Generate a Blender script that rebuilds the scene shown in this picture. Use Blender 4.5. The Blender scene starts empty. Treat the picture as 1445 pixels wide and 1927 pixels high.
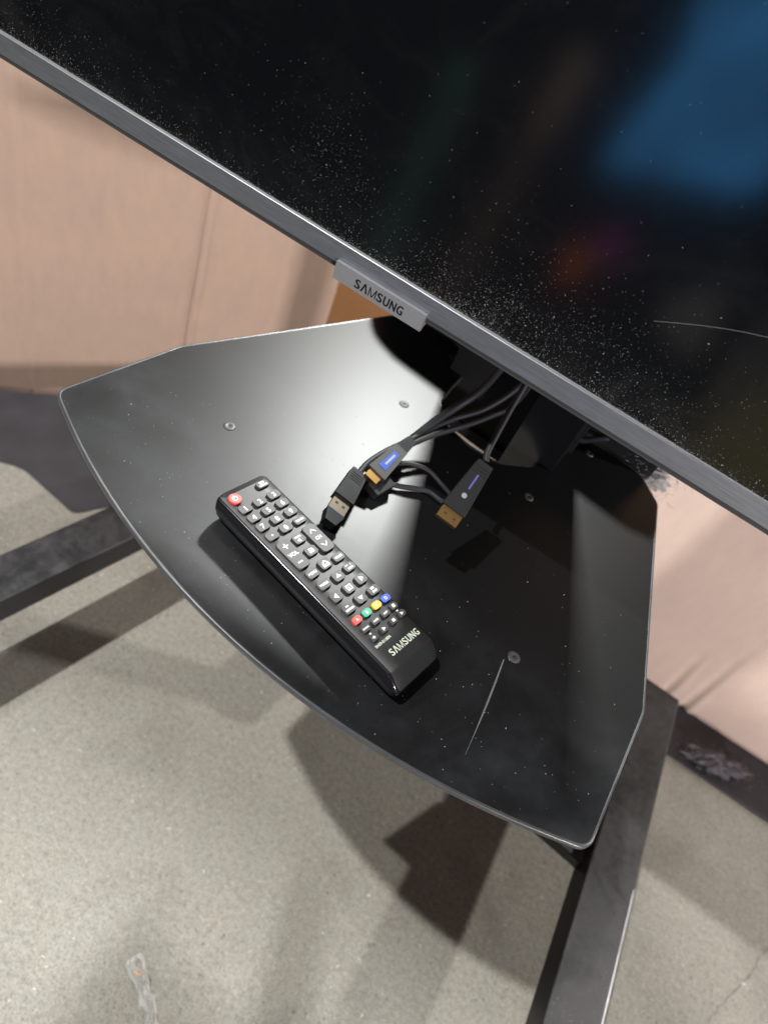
import bpy, bmesh, math, random
from mathutils import Vector, Matrix, noise
random.seed(7)
MM = 0.001
scene = bpy.context.scene
COL = scene.collection

# ------------------------------------------------------------------ camera
def make_camera():
    az, el, roll = -0.2976023, 0.7707896, 0.4614508
    pos = Vector((89.9, -205.51, 307.41)) * MM
    fw = Vector((math.sin(az) * math.cos(el), math.cos(az) * math.cos(el), -math.sin(el)))
    rt = fw.cross(Vector((0, 0, 1))).normalized()
    up = rt.cross(fw)
    c, s = math.cos(roll), math.sin(roll)
    r2, u2 = c * rt + s * up, -s * rt + c * up
    cam = bpy.data.cameras.new('camera')
    cam.sensor_fit = 'VERTICAL'
    cam.sensor_height = 9.83
    cam.sensor_width = 9.83
    cam.lens = 9.83 * 1250.0 / 1927.0
    cam.clip_start = 0.01
    cam.clip_end = 100
    cam.dof.use_dof = True
    cam.dof.focus_distance = 0.370
    cam.dof.aperture_fstop = 2.0
    o = bpy.data.objects.new('camera', cam)
    COL.objects.link(o)
    m = Matrix(((r2.x, u2.x, -fw.x, pos.x), (r2.y, u2.y, -fw.y, pos.y), (r2.z, u2.z, -fw.z, pos.z), (0, 0, 0, 1)))
    o.matrix_world = m
    scene.camera = o
make_camera()

# ------------------------------------------------------------------ world, lamps, exposure
world = bpy.data.worlds.new('World')
scene.world = world
world.use_nodes = True
bg = world.node_tree.nodes['Background']
bg.inputs[0].default_value = (0.80, 0.88, 1.0, 1)
bg.inputs[1].default_value = 0.045

def lamp(name, direction, dist, sx, sy, power, color, target=(0, 0.1, 0)):
    L = bpy.data.lights.new(name, 'AREA')
    L.shape = 'RECTANGLE'
    L.size, L.size_y = sx, sy
    L.energy = power
    L.color = color
    o = bpy.data.objects.new(name, L)
    d = Vector(direction).normalized()
    o.location = Vector(target) + d * dist
    o.rotation_euler = d.to_track_quat('Z', 'Y').to_euler()
    COL.objects.link(o)
    return o
lamp('lamp_back_left', (-0.275, 0.685, 0.672), 3.0, 0.22, 0.18, 164, (0.98, 1.0, 0.97))
lamp('lamp_front_left', (-0.335, -0.353, 1.0), 2.9, 0.06, 0.06, 112, (1.0, 0.98, 0.94), (-0.198, 0, 0))
lamp('lamp_work_right', (0.77, -0.64, 0.165), 3.0, 0.14, 0.14, 68, (1.0, 0.93, 0.91), (0, 0.4, -0.2))
lamp('lamp_back_right', (0.85, 0.55, 1.0), 3.0, 0.10, 0.10, 50, (1.0, 0.96, 0.89), (0.3, 0.2, -0.5))

vs = scene.view_settings
vs.view_transform = 'Standard'
vs.look = 'None'
vs.exposure = 0.0
vs.gamma = 1.0
vs.use_curve_mapping = False
scene.render.engine = 'CYCLES'
scene.cycles.use_denoising = True
scene.cycles.max_bounces = 8

# ------------------------------------------------------------------ materials
class N:
    """tiny node-building helper"""
    def __init__(self, name):
        self.m = bpy.data.materials.new(name)
        self.m.use_nodes = True
        self.t = self.m.node_tree
        self.b = self.t.nodes['Principled BSDF']
        self.tc = None
    def new(self, kind, **kw):
        n = self.t.nodes.new(kind)
        for k, val in kw.items():
            setattr(n, k, val)
        return n
    def link(self, a, b):
        self.t.links.new(a, b)
    def coord(self, scale=(1, 1, 1), rot=(0, 0, 0)):
        if self.tc is None:
            self.tc = self.new('ShaderNodeTexCoord')
        mp = self.new('ShaderNodeMapping')
        mp.inputs['Scale'].default_value = scale
        mp.inputs['Rotation'].default_value = rot
        self.link(self.tc.outputs['Object'], mp.inputs['Vector'])
        return mp.outputs['Vector']
    def noise(self, scale, detail=4, rough=0.55, vec=None, dist=0.0):
        n = self.new('ShaderNodeTexNoise')
        n.inputs['Scale'].default_value = scale
        n.inputs['Detail'].default_value = detail
        n.inputs['Roughness'].default_value = rough
        n.inputs['Distortion'].default_value = dist
        self.link(vec if vec is not None else self.coord(), n.inputs['Vector'])
        return n.outputs['Fac']
    def ramp(self, fac, stops):
        r = self.new('ShaderNodeValToRGB')
        e = r.color_ramp.elements
        while len(e) < len(stops):
            e.new(0.5)
        for el, (p, c) in zip(e, stops):
            el.position = p
            el.color = (c, c, c, 1) if isinstance(c, (int, float)) else (*c, 1)
        self.link(fac, r.inputs[0])
        return r.outputs[0]
    def mix(self, fac, a, b):
        n = self.new('ShaderNodeMix', data_type='RGBA')
        for sock, val in ((n.inputs[0], fac), (n.inputs[6], a), (n.inputs[7], b)):
            if isinstance(val, (int, float)):
                sock.default_value = val
            elif isinstance(val, tuple):
                sock.default_value = (*val, 1)
            else:
                self.link(val, sock)
        return n.outputs[2]
    def math(self, op, a, b=0.0):
        n = self.new('ShaderNodeMath', operation=op)
        for sock, val in ((n.inputs[0], a), (n.inputs[1], b)):
            if isinstance(val, (int, float)):
                sock.default_value = val
            else:
                self.link(val, sock)
        return n.outputs[0]
    def bump(self, height, strength, distance):
        n = self.new('ShaderNodeBump')
        n.inputs['Strength'].default_value = strength
        n.inputs['Distance'].default_value = distance
        self.link(height, n.inputs['Height'])
        self.link(n.outputs[0], self.b.inputs['Normal'])
    def set(self, **kw):
        for k, val in kw.items():
            s = self.b.inputs[k.replace('_', ' ')]
            if isinstance(val, (int, float)):
                s.default_value = val
            elif isinstance(val, tuple):
                s.default_value = (*val, 1) if len(val) == 3 else val
            else:
                self.link(val, s)
        return self

MAT = {}
def plain(name, color, rough=0.5, metal=0.0, spec=0.5, var=0.12, scale=60):
    n = N(name)
    f = n.noise(scale, 5)
    lo = tuple(c * (1 - var) for c in color)
    hi = tuple(min(1, c * (1 + var)) for c in color)
    n.set(Base_Color=n.mix(f, lo, hi), Roughness=rough, Metallic=metal, Specular_IOR_Level=spec)
    MAT[name] = n.m
    return n

# concrete floor
n = N('concrete')
big = n.noise(3.2, 6, 0.6)
mid = n.noise(22, 6, 0.65)
fine = n.noise(420, 4, 0.7)
c1 = n.mix(n.ramp(big, [(0.3, 0), (0.7, 1)]), (0.285, 0.278, 0.245), (0.40, 0.392, 0.352))
c2 = n.mix(n.ramp(mid, [(0.35, 0), (0.7, 1)]), c1, (0.345, 0.325, 0.285))
c2b = n.mix(n.math('MULTIPLY', n.ramp(n.noise(7, 5, 0.6), [(0.52, 0), (0.68, 1)]), 0.5), c2, (0.20, 0.19, 0.165))
c3 = n.mix(n.math('MULTIPLY', n.ramp(fine, [(0.36, 1), (0.52, 0)]), 0.6), c2b, (0.15, 0.143, 0.125))
grain = n.noise(150, 5, 0.75)
c3 = n.mix(n.math('MULTIPLY', n.ramp(grain, [(0.34, 1), (0.50, 0)]), 0.55), c3, (0.165, 0.155, 0.135))
c3 = n.mix(n.math('MULTIPLY', n.ramp(grain, [(0.56, 0), (0.70, 1)]), 0.5), c3, (0.50, 0.49, 0.445))
pit = n.new('ShaderNodeTexVoronoi')
pit.inputs['Scale'].default_value = 95
n.link(n.coord(), pit.inputs['Vector'])
c3 = n.mix(n.math('MULTIPLY', n.math('MULTIPLY', n.ramp(pit.outputs['Distance'], [(0.10, 1), (0.20, 0)]), n.ramp(n.noise(16, 3), [(0.5, 0), (0.62, 1)])), 0.7), c3, (0.11, 0.10, 0.085))
vor = n.new('ShaderNodeTexVoronoi')
vor.inputs['Scale'].default_value = 55
n.link(n.coord(), vor.inputs['Vector'])
sp = n.ramp(vor.outputs['Distance'], [(0.05, 1), (0.11, 0)])
c4 = n.mix(n.math('MULTIPLY', sp, 0.35), c3, (0.55, 0.53, 0.48))
n.set(Base_Color=c4, Roughness=0.82, Specular_IOR_Level=0.3)
n.bump(n.math('ADD', fine, n.math('MULTIPLY', mid, 2.0)), 0.7, 0.0022)
MAT['concrete'] = n.m

def cardboard(name, base, warm):
    n = N(name)
    f = n.noise(9, 5, 0.6)
    g = n.noise(70, 4, 0.6, n.coord((1, 1, 0.35)))
    c = n.mix(n.ramp(f, [(0.3, 0), (0.7, 1)]), base, warm)
    c = n.mix(n.math('MULTIPLY', n.ramp(g, [(0.4, 0), (0.75, 1)]), 0.25), c, tuple(v * 0.78 for v in base))
    flute = n.new('ShaderNodeTexWave', wave_type='BANDS', bands_direction='Z')
    flute.inputs['Scale'].default_value = 45
    flute.inputs['Distortion'].default_value = 0.6
    n.link(n.coord(), flute.inputs['Vector'])
    n.set(Base_Color=c, Roughness=0.78, Specular_IOR_Level=0.25)
    n.bump(n.math('ADD', n.math('MULTIPLY', flute.outputs['Fac'], 0.10), n.math('MULTIPLY', n.noise(300, 4, 0.7), 0.5)), 0.3, 0.0008)
    MAT[name] = n.m
cardboard('cardboard_pink', (0.455, 0.328, 0.268), (0.495, 0.355, 0.278))
cardboard('cardboard_pale', (0.70, 0.545, 0.475), (0.74, 0.58, 0.50))
cardboard('cardboard_orange', (0.46, 0.25, 0.115), (0.50, 0.28, 0.13))

# black satin powder coat with a dust film that also paints shade (shelf)
n = N('shelf_coat')
sw = n.noise(11, 6, 0.62, n.coord((1, 1, 1)), 1.2)
cl = n.noise(38, 6, 0.7, None, 0.8)
film = n.math('MULTIPLY', n.ramp(sw, [(0.36, 0.15), (0.68, 1)]), n.ramp(cl, [(0.3, 0.35), (0.75, 1)]))
sepo = n.new('ShaderNodeSeparateXYZ')
n.link(n.tc.outputs['Object'], sepo.inputs[0])
wob = n.math('MULTIPLY', n.math('SUBTRACT', n.noise(20, 5, 0.6), 0.5), 0.05)
back_shade = n.ramp(n.math('ADD', sepo.outputs['Y'], wob), [(0.035, 1.0), (0.085, 0.07)])     # film cut towards the back to paint the television's shade
film = n.math('MULTIPLY', film, back_shade)
n.set(Base_Color=n.mix(n.math('MULTIPLY', film, 0.115), (0.003, 0.003, 0.0035), (0.15, 0.165, 0.19)),
      Roughness=n.math('ADD', n.math('MULTIPLY', film, 0.08), 0.40), Specular_IOR_Level=0.32)
n.bump(n.noise(1400, 2, 0.5), 0.10, 0.00012)
MAT['shelf_coat'] = n.m

# dusty black paint of the base
n = N('dusty_black')
f = n.noise(14, 6, 0.7, None, 0.6)
g = n.noise(120, 5, 0.7)
geo = n.new('ShaderNodeNewGeometry')
sep = n.new('ShaderNodeSeparateXYZ')
n.link(geo.outputs['Normal'], sep.inputs[0])
upf = n.ramp(sep.outputs['Z'], [(0.3, 0.08), (0.9, 1)])     # dust settles on faces that look up
d = n.math('MULTIPLY', upf, n.math('MULTIPLY', n.ramp(f, [(0.40, 0.10), (0.66, 1)]), n.ramp(g, [(0.35, 0.35), (0.65, 1)])))
n.set(Base_Color=n.mix(n.math('MULTIPLY', d, 0.55), (0.007, 0.007, 0.009), (0.060, 0.055, 0.058)), Roughness=n.math('ADD', n.math('MULTIPLY', d, 0.35), 0.33))
n.bump(g, 0.2, 0.0003)
MAT['dusty_black'] = n.m

# brushed aluminium bezel
def brushed(name, col, rough):
    n = N(name)
    st = n.noise(1.0, 4, 0.7, n.coord((18, 2600, 2600)))
    st2 = n.noise(1.0, 3, 0.6, n.coord((60, 900, 900)))
    f = n.math('ADD', n.math('MULTIPLY', st, 0.6), n.math('MULTIPLY', st2, 0.4))
    n.set(Base_Color=n.mix(n.ramp(f, [(0.3, 0), (0.7, 1)]), tuple(c * 0.68 for c in col), tuple(c * 1.18 for c in col)),
          Roughness=n.math('ADD', n.math('MULTIPLY', f, 0.22), rough - 0.1), Metallic=0.9)
    n.bump(f, 0.35, 0.00015)
    MAT[name] = n.m
brushed('brushed_metal', (0.335, 0.355, 0.395), 0.46)

n = N('badge_silver')
g = n.noise(2600, 2, 0.5)
n.set(Base_Color=n.mix(g, (0.25, 0.255, 0.27), (0.45, 0.455, 0.47)), Roughness=0.5, Metallic=0.6)
n.bump(g, 0.2, 0.0001)
MAT['badge_silver'] = n.m

# glossy dark panel with greasy smears
n = N('screen_glass')
sm = n.noise(9, 5, 0.6, None, 1.0)
film = n.ramp(sm, [(0.50, 0), (0.80, 1)])
haze = n.ramp(n.noise(26, 6, 0.7, n.coord((1, 1, 1.6)), 1.4), [(0.50, 0), (0.80, 1)])
sz = n.new('ShaderNodeSeparateXYZ')
n.link(n.tc.outputs['Object'], sz.inputs[0])
low = n.ramp(sz.outputs['Z'], [(0.015, 1.0), (0.05, 0.30), (0.15, 0.12)])      # dust film, heaviest where it settles on the lower bezel
film2 = n.math('MAXIMUM', n.math('MULTIPLY', film, 0.55), n.math('MULTIPLY', low, n.math('ADD', n.math('MULTIPLY', haze, 0.8), 0.25)))
n.set(Base_Color=n.mix(n.math('MULTIPLY', film2, 0.26), (0.003, 0.0035, 0.0045), (0.060, 0.060, 0.062)), Roughness=n.math('ADD', n.math('MULTIPLY', film2, 0.16), 0.12), Specular_IOR_Level=0.65)
n.bump(n.noise(2500, 1, 0.5), 0.03, 0.00005)
MAT['screen_glass'] = n.m

plain('black_plastic', (0.012, 0.012, 0.013), 0.38)
plain('black_gloss', (0.010, 0.010, 0.011), 0.16)
plain('dark_strip', (0.05, 0.05, 0.052), 0.5)
plain('column_black', (0.008, 0.008, 0.010), 0.22)
plain('cord_rubber', (0.014, 0.014, 0.018), 0.55, spec=0.3)
plain('plug_plastic', (0.009, 0.009, 0.011), 0.45, spec=0.4)
plain('plug_grey', (0.026, 0.026, 0.028), 0.45)
plain('label_blue', (0.02, 0.055, 0.28), 0.4)
plain('tongue_blue', (0.01, 0.07, 0.45), 0.4)
plain('gold', (0.78, 0.47, 0.17), 0.30, 1.0)
plain('shell_steel', (0.62, 0.52, 0.40), 0.30, 1.0)
plain('contact_dark', (0.01, 0.01, 0.01), 0.6)
plain('remote_top', (0.020, 0.020, 0.021), 0.48, var=0.1, scale=900)
plain('remote_shell', (0.010, 0.010, 0.012), 0.17)
plain('key_rubber', (0.055, 0.055, 0.054), 0.55, var=0.1, scale=500)
plain('key_red', (0.78, 0.06, 0.055), 0.45)
plain('key_coral', (0.72, 0.08, 0.06), 0.45)
plain('key_green', (0.015, 0.30, 0.17), 0.45)
plain('key_yellow', (0.78, 0.42, 0.02), 0.45)
plain('key_blue', (0.02, 0.08, 0.55), 0.45)
plain('print_white', (0.78, 0.78, 0.76), 0.5, var=0.03)
plain('print_pink', (0.85, 0.50, 0.47), 0.5, var=0.03)
plain('print_glow', (0.62, 0.70, 0.58), 0.5, var=0.05)
plain('print_black', (0.006, 0.006, 0.008), 0.35)
plain('print_violet', (0.06, 0.07, 0.24), 0.5)
plain('print_grey', (0.20, 0.22, 0.27), 0.5)
plain('screw_steel', (0.07, 0.07, 0.075), 0.5, 0.6)
plain('dust_white', (0.36, 0.36, 0.355), 0.85, var=0.95, scale=700)
plain('dust_grey', (0.34, 0.34, 0.35), 0.9)
plain('dust_dim', (0.17, 0.165, 0.17), 0.9)
plain('lint_dark', (0.18, 0.17, 0.195), 0.95, var=0.5, scale=260)
plain('lint_grey', (0.40, 0.39, 0.39), 0.95, var=0.35, scale=220)
plain('scratch_grey', (0.13, 0.13, 0.14), 0.6)
plain('crack_dark', (0.16, 0.148, 0.128), 0.9)
plain('grit', (0.52, 0.50, 0.45), 0.7, var=0.3, scale=15)
plain('floor_dark', (0.038, 0.038, 0.046), 0.6, var=0.5, scale=18)
plain('backing_black', (0.004, 0.004, 0.0045), 0.9, spec=0.1)
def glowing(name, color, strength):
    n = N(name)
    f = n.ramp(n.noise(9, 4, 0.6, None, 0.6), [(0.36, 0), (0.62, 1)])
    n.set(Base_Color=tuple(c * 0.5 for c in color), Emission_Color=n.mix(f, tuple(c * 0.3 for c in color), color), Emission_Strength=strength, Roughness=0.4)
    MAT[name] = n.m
glowing('glow_blue', (0.05, 0.28, 0.65), 4.4)  # glowing colours of the added panels that the screen mirrors
glowing('glow_orange', (0.95, 0.20, 0.03), 2.0)
glowing('glow_magenta', (0.40, 0.06, 0.32), 1.8)
plain('added_board_green', (0.09, 0.30, 0.24), 0.5)
plain('board_brown', (0.34, 0.24, 0.20), 0.6)
plain('bag_olive', (0.62, 0.56, 0.20), 0.7)
plain('bag_grey', (0.75, 0.75, 0.80), 0.7)
plain('edge_dusty', (0.20, 0.20, 0.205), 0.6, 0.0, var=0.35, scale=500)
plain('rim_worn', (0.10, 0.105, 0.11), 0.34, 0.5, var=0.5, scale=45)
plain('matte_black', (0.010, 0.010, 0.011), 0.8, spec=0.15)
plain('highlight_grey', (0.42, 0.42, 0.44), 0.4, 0.3, var=0.6, scale=60)  # pale tone of the painted leg highlight
plain('amber', (0.75, 0.36, 0.12), 0.4)
n = N('clear_film')
n.set(Base_Color=(0.95, 0.95, 0.93), Roughness=0.10, Transmission_Weight=0.72, IOR=1.45)
MAT['clear_film'] = n.m

# ------------------------------------------------------------------ mesh helpers
def to_obj(name, bm, mat, parent=None, loc=None, rot=None, smooth=False):
    me = bpy.data.meshes.new(name)
    bm.normal_update()
    bm.to_mesh(me)
    bm.free()
    if smooth:
        for p in me.polygons:
            p.use_smooth = True
    me.materials.append(MAT[mat])
    o = bpy.data.objects.new(name, me)
    COL.objects.link(o)
    if parent is not None:
        o.parent = parent
    if loc is not None:
        o.location = loc
    if rot is not None:
        o.rotation_euler = rot
    return o

def empty(name, loc=(0, 0, 0), rot=(0, 0, 0), label=None, cat=None, group=None):
    o = bpy.data.objects.new(name, None)
    o.empty_display_size = 0.02
    COL.objects.link(o)
    o.location = loc
    o.rotation_euler = rot
    if label:
        tag(o, label, cat, group)
    return o

def tag(o, label=None, cat=None, group=None, kind=None):
    if label: o['label'] = label
    if cat: o['category'] = cat
    if group: o['group'] = group
    if kind: o['kind'] = kind
    return o

def bevel_all(bm, w, seg=2, ang=0.35):
    ed = [e for e in bm.edges if len(e.link_faces) == 2 and e.calc_face_angle(0) > ang]
    bmesh.ops.bevel(bm, geom=ed, offset=w, segments=seg, profile=0.5, affect='EDGES', clamp_overlap=True)

def box_bm(x0, x1, y0, y1, z0, z1, bev=0.0, seg=2, bm=None):
    own = bm is None
    b = bmesh.new()
    vs_ = [b.verts.new((x * MM, y * MM, z * MM)) for z in (z0, z1) for y in (y0, y1) for x in (x0, x1)]
    for f in ((0, 2, 3, 1), (4, 5, 7, 6), (0, 1, 5, 4), (2, 6, 7, 3), (0, 4, 6, 2), (1, 3, 7, 5)):
        b.faces.new([vs_[i] for i in f])
    if bev:
        bevel_all(b, bev * MM, seg)
    if own:
        return b
    me = bpy.data.meshes.new('tmp')
    b.to_mesh(me); b.free()
    bm.from_mesh(me)
    bpy.data.meshes.remove(me)
    return bm

def prism_bm(pts, z0, z1, bev=0.0, seg=2):
    b = bmesh.new()
    lo = [b.verts.new((x * MM, y * MM, z0 * MM)) for x, y in pts]
    hi = [b.verts.new((x * MM, y * MM, z1 * MM)) for x, y in pts]
    n_ = len(pts)
    area = sum(pts[i][0] * pts[(i + 1) % n_][1] - pts[(i + 1) % n_][0] * pts[i][1] for i in range(n_))
    if area < 0:
        lo.reverse(); hi.reverse()
    b.faces.new(list(reversed(lo)))
    b.faces.new(hi)
    for i in range(n_):
        j = (i + 1) % n_
        b.faces.new((lo[i], lo[j], hi[j], hi[i]))
    if bev:
        ed = [e for e in b.edges if len(e.link_faces) == 2 and abs(e.verts[0].co.z - e.verts[1].co.z) < 1e-7]
        bmesh.ops.bevel(b, geom=ed, offset=bev * MM, segments=seg, profile=0.5, affect='EDGES', clamp_overlap=True)
    return b

def round_poly(pts, radii, seg=6):
    out = []
    n_ = len(pts)
    for i, p in enumerate(pts):
        r = radii[i] if isinstance(radii, (list, tuple)) else radii
        P = Vector(p); A = Vector(pts[i - 1]); B = Vector(pts[(i + 1) % n_])
        if r <= 0:
            out.append((P.x, P.y)); continue
        a = (A - P).normalized(); b = (B - P).normalized()
        ang = a.angle(b)
        t = min(r / math.tan(ang / 2), (A - P).length * 0.49, (B - P).length * 0.49)
        p0, p1 = P + a * t, P + b * t
        for k in range(seg + 1):
            s = k / seg
            q = (1 - s) ** 2 * p0 + 2 * s * (1 - s) * P + s * s * p1
            out.append((q.x, q.y))
    return out

def rrect(cx, cy, w, h, r, seg=4):
    return round_poly([(cx - w / 2, cy - h / 2), (cx + w / 2, cy - h / 2), (cx + w / 2, cy + h / 2), (cx - w / 2, cy + h / 2)], r, seg)

def catmull(pts, per=8):
    P = [Vector(p) for p in pts]
    P = [2 * P[0] - P[1]] + P + [2 * P[-1] - P[-2]]
    out = []
    for i in range(1, len(P) - 2):
        for k in range(per):
            t = k / per
            a, b, c, d = P[i - 1], P[i], P[i + 1], P[i + 2]
            out.append(0.5 * (2 * b + (c - a) * t + (2 * a - 5 * b + 4 * c - d) * t * t + (3 * b - a - 3 * c + d) * t ** 3))
    out.append(P[-2])
    return out

def tube_bm(pts, r, seg=12, per=8, flat=1.0, bm=None, up0=(0, 0, 1)):
    path = catmull(pts, per)
    b = bm or bmesh.new()
    prev = None
    rings = []
    upv = Vector(up0)
    for i, p in enumerate(path):
        t = (path[min(i + 1, len(path) - 1)] - path[max(i - 1, 0)]).normalized()
        if prev is None:
            x = t.cross(upv)
            if x.length < 1e-4:
                x = t.cross(Vector((1, 0, 0)))
            x.normalize()
        else:
            x = (prev - t * prev.dot(t)).normalized()
        prev = x
        y = t.cross(x)
        rings.append([b.verts.new((p + (x * math.cos(a) + y * math.sin(a) * flat) * r) * MM) for a in [2 * math.pi * k / seg for k in range(seg)]])
    for A, B in zip(rings, rings[1:]):
        for k in range(seg):
            b.faces.new((A[k], A[(k + 1) % seg], B[(k + 1) % seg], B[k]))
    b.faces.new(list(reversed(rings[0])))
    b.faces.new(rings[-1])
    bmesh.ops.recalc_face_normals(b, faces=b.faces)
    return b

def text_mesh(name, s, size, mat, parent, loc, rot=(0, 0, 0), depth=0.05, bold=0.0, sx=1.0, space=1.0, line=0.9, fat=0.0):
    cu = bpy.data.curves.new(name, 'FONT')
    cu.body = s
    cu.size = size * MM
    cu.extrude = depth * MM
    cu.offset = bold * MM
    cu.align_x = 'CENTER'
    cu.align_y = 'CENTER'
    cu.space_character = space
    cu.space_line = line
    cu.resolution_u = 3
    tmp = bpy.data.objects.new('tmp', cu)
    me = bpy.data.meshes.new_from_object(tmp)
    bpy.data.objects.remove(tmp)
    bpy.data.curves.remove(cu)
    # centre on the ink, not on the font's own box
    xs = [v.co.x for v in me.vertices]; ys = [v.co.y for v in me.vertices]
    cx, cy = (min(xs) + max(xs)) / 2, (min(ys) + max(ys)) / 2
    for v in me.vertices:
        v.co.x = (v.co.x - cx) * sx
        v.co.y = v.co.y - cy
    if fat:
        bmf = bmesh.new()
        for kf, off in enumerate((0.0, -fat, fat)):
            mf = me.copy()
            for v in mf.vertices:
                v.co.x += off * MM
                v.co.z += kf * 0.004 * MM
            bmf.from_mesh(mf)
            bpy.data.meshes.remove(mf)
        bmf.to_mesh(me)
        bmf.free()
    me.name = name
    me.materials.clear()
    me.materials.append(MAT[mat])
    o = bpy.data.objects.new(name, me)
    COL.objects.link(o)
    o.parent = parent
    o.location = loc
    o.rotation_euler = rot
    return o

def wordmark(name, width, height, mat, parent, loc, rot, stroke, depth=0.04):
    cells = [('S', 0.80), ('\u039b', 1.0), ('M', 1.10), ('S', 0.80), ('U', 0.86), ('N', 0.88), ('G', 0.88)]
    gap = 0.15
    tot = sum(c[1] for c in cells) + gap * (len(cells) - 1)
    u = width / tot
    out = bmesh.new()
    x = -width / 2
    for ch, cw in cells:
        w, h, t = cw * u, height, stroke * (0.78 if ch == 'M' else 1.0)
        if ch == 'M':
            b_ = bmesh.new()
            q = 1.05 * t
            quads = [[(0, 0), (t, 0), (t, h), (0, h)], [(w - t, 0), (w, 0), (w, h), (w - t, h)],
                     [(0.05 * t, h), (0.05 * t + q, h), (w / 2 + 0.5 * q, 0), (w / 2 - 0.5 * q, 0)], [(w - 0.05 * t - q, h), (w - 0.05 * t, h), (w / 2 + 0.5 * q, 0), (w / 2 - 0.5 * q, 0)]]
            for kq, qd in enumerate(quads):
                p_ = prism_bm([(x + px, py - h / 2) for px, py in qd], 0, depth + kq * 0.004)
                mq = bpy.data.meshes.new('tmp')
                p_.to_mesh(mq); p_.free()
                b_.from_mesh(mq)
                bpy.data.meshes.remove(mq)
            me = bpy.data.meshes.new('tmp')
            b_.to_mesh(me); b_.free()
        else:
            cu = bpy.data.curves.new('tmp', 'FONT')
            cu.body = ch
            cu.size = height * 1.4 * MM
            cu.extrude = depth * 0.5 * MM
            cu.resolution_u = 4
            tmp = bpy.data.objects.new('tmp', cu)
            m0 = bpy.data.meshes.new_from_object(tmp)
            bpy.data.objects.remove(tmp); bpy.data.curves.remove(cu)
            xs = [v.co.x for v in m0.vertices]; ys = [v.co.y for v in m0.vertices]
            x0, x1, y0, y1 = min(xs), max(xs), min(ys), max(ys)
            fat = stroke * 0.26
            b_ = bmesh.new()
            for kf, (fx, fy) in enumerate(((0, 0), (-fat, 0.4 * fat), (fat, -0.4 * fat), (-fat, -0.4 * fat), (fat, 0.4 * fat))):
                m1 = m0.copy()
                for v in m1.vertices:
                    v.co.x = (x + fat + (v.co.x - x0) / (x1 - x0) * (w - 2 * fat) + fx) * MM
                    v.co.y = ((v.co.y - y0) / (y1 - y0) * (h - 0.8 * fat) - h / 2 + 0.4 * fat + fy) * MM
                    v.co.z += (depth * 0.5 + kf * 0.003) * MM
                b_.from_mesh(m1)
                bpy.data.meshes.remove(m1)
            bpy.data.meshes.remove(m0)
            me = bpy.data.meshes.new('tmp')
            b_.to_mesh(me); b_.free()
        out.from_mesh(me)
        bpy.data.meshes.remove(me)
        x += w + gap * u
    o = to_obj(name, out, mat, parent, loc, rot)
    return o

def specks_bm(places, bm=None):
    """places: (x, y, z, size, normal) in mm; each one a small ragged flake lying on its surface"""
    b = bm or bmesh.new()
    for x, y, z, s, nv in places:
        nv = Vector(nv)
        a = nv.orthogonal().normalized()
        a.rotate(Matrix.Rotation(random.random() * 6.28, 3, nv))
        c = nv.cross(a)
        st = random.uniform(1.0, 2.2)
        k = 4
        P = Vector((x, y, z))
        ring = []
        for i in range(k):
            t = 2 * math.pi * i / k
            rr = s * random.uniform(0.35, 0.6)
            ring.append(b.verts.new((P + a * math.cos(t) * rr * st + c * math.sin(t) * rr) * MM))
        top = b.verts.new((P + nv * s * random.uniform(0.25, 0.6)) * MM)
        for i in range(k):
            b.faces.new((ring[i], ring[(i + 1) % k], top))
    return b

# ------------------------------------------------------------------ the setting
FZ = -550.0          # floor level; the shelf top is z = 0
b = bmesh.new()
bmesh.ops.create_grid(b, x_segments=1, y_segments=1, size=7.0)
floor = to_obj('floor', b, 'concrete', loc=(0, 0, FZ * MM))
tag(floor, kind='structure')

pl = []
for i in range(900):
    x, y = random.uniform(-650, 900), random.uniform(-350, 800)
    s = random.choice([0.8, 1.0, 1.2, 1.6, 2.2]) * random.uniform(0.7, 1.2)
    pl.append((x, y, FZ + 0.05, s, (0, 0, 1)))
for i in range(190):
    pl.append((random.uniform(-450, 750), random.uniform(-300, 500), FZ + 0.05, random.uniform(1.8, 4.2), (0, 0, 1)))
grit = to_obj('floor_grit', specks_bm(pl), 'grit')
tag(grit, 'tiny pale grit scattered over the concrete floor', 'grit', kind='stuff')

def crack(pts, w):
    b_ = bmesh.new()
    L_, R_ = [], []
    P = catmull([(x, y, 0) for x, y in pts], 14)
    for i, p in enumerate(P):
        j = Vector((random.uniform(-1.6, 1.6), random.uniform(-1.6, 1.6), 0))
        ww = w * random.uniform(0.25, 0.7) * math.sin(math.pi * (0.04 + 0.92 * i / (len(P) - 1)))
        L_.append(b_.verts.new(((p.x + j.x + ww) * MM, (p.y + j.y) * MM, 0.0004)))
        R_.append(b_.verts.new(((p.x + j.x - ww) * MM, (p.y + j.y) * MM, 0.0004)))
    for i in range(len(P) - 1):
        b_.faces.new((L_[i], L_[i + 1], R_[i + 1], R_[i]))
    bmesh.ops.recalc_face_normals(b_, faces=b_.faces)
    to_obj('crack', b_, 'crack_dark', floor)
crack([(720, 500), (668, 436), (650, 380), (611, 290), (600, 200)], 1.0)

# ------------------------------------------------------------------ TV stand
stand = empty('tv_stand', (0.027, 0.27, FZ * MM), label='black metal stand with a tray shelf, under the television', cat='stand')
SI = Matrix.Translation(stand.location).inverted()
def spart(name, bm, mat, parent=None, smooth=False):
    o = to_obj(name, bm, mat, parent or stand, smooth=smooth)
    if parent is None:
        o.location = -stand.location
    return o

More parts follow.
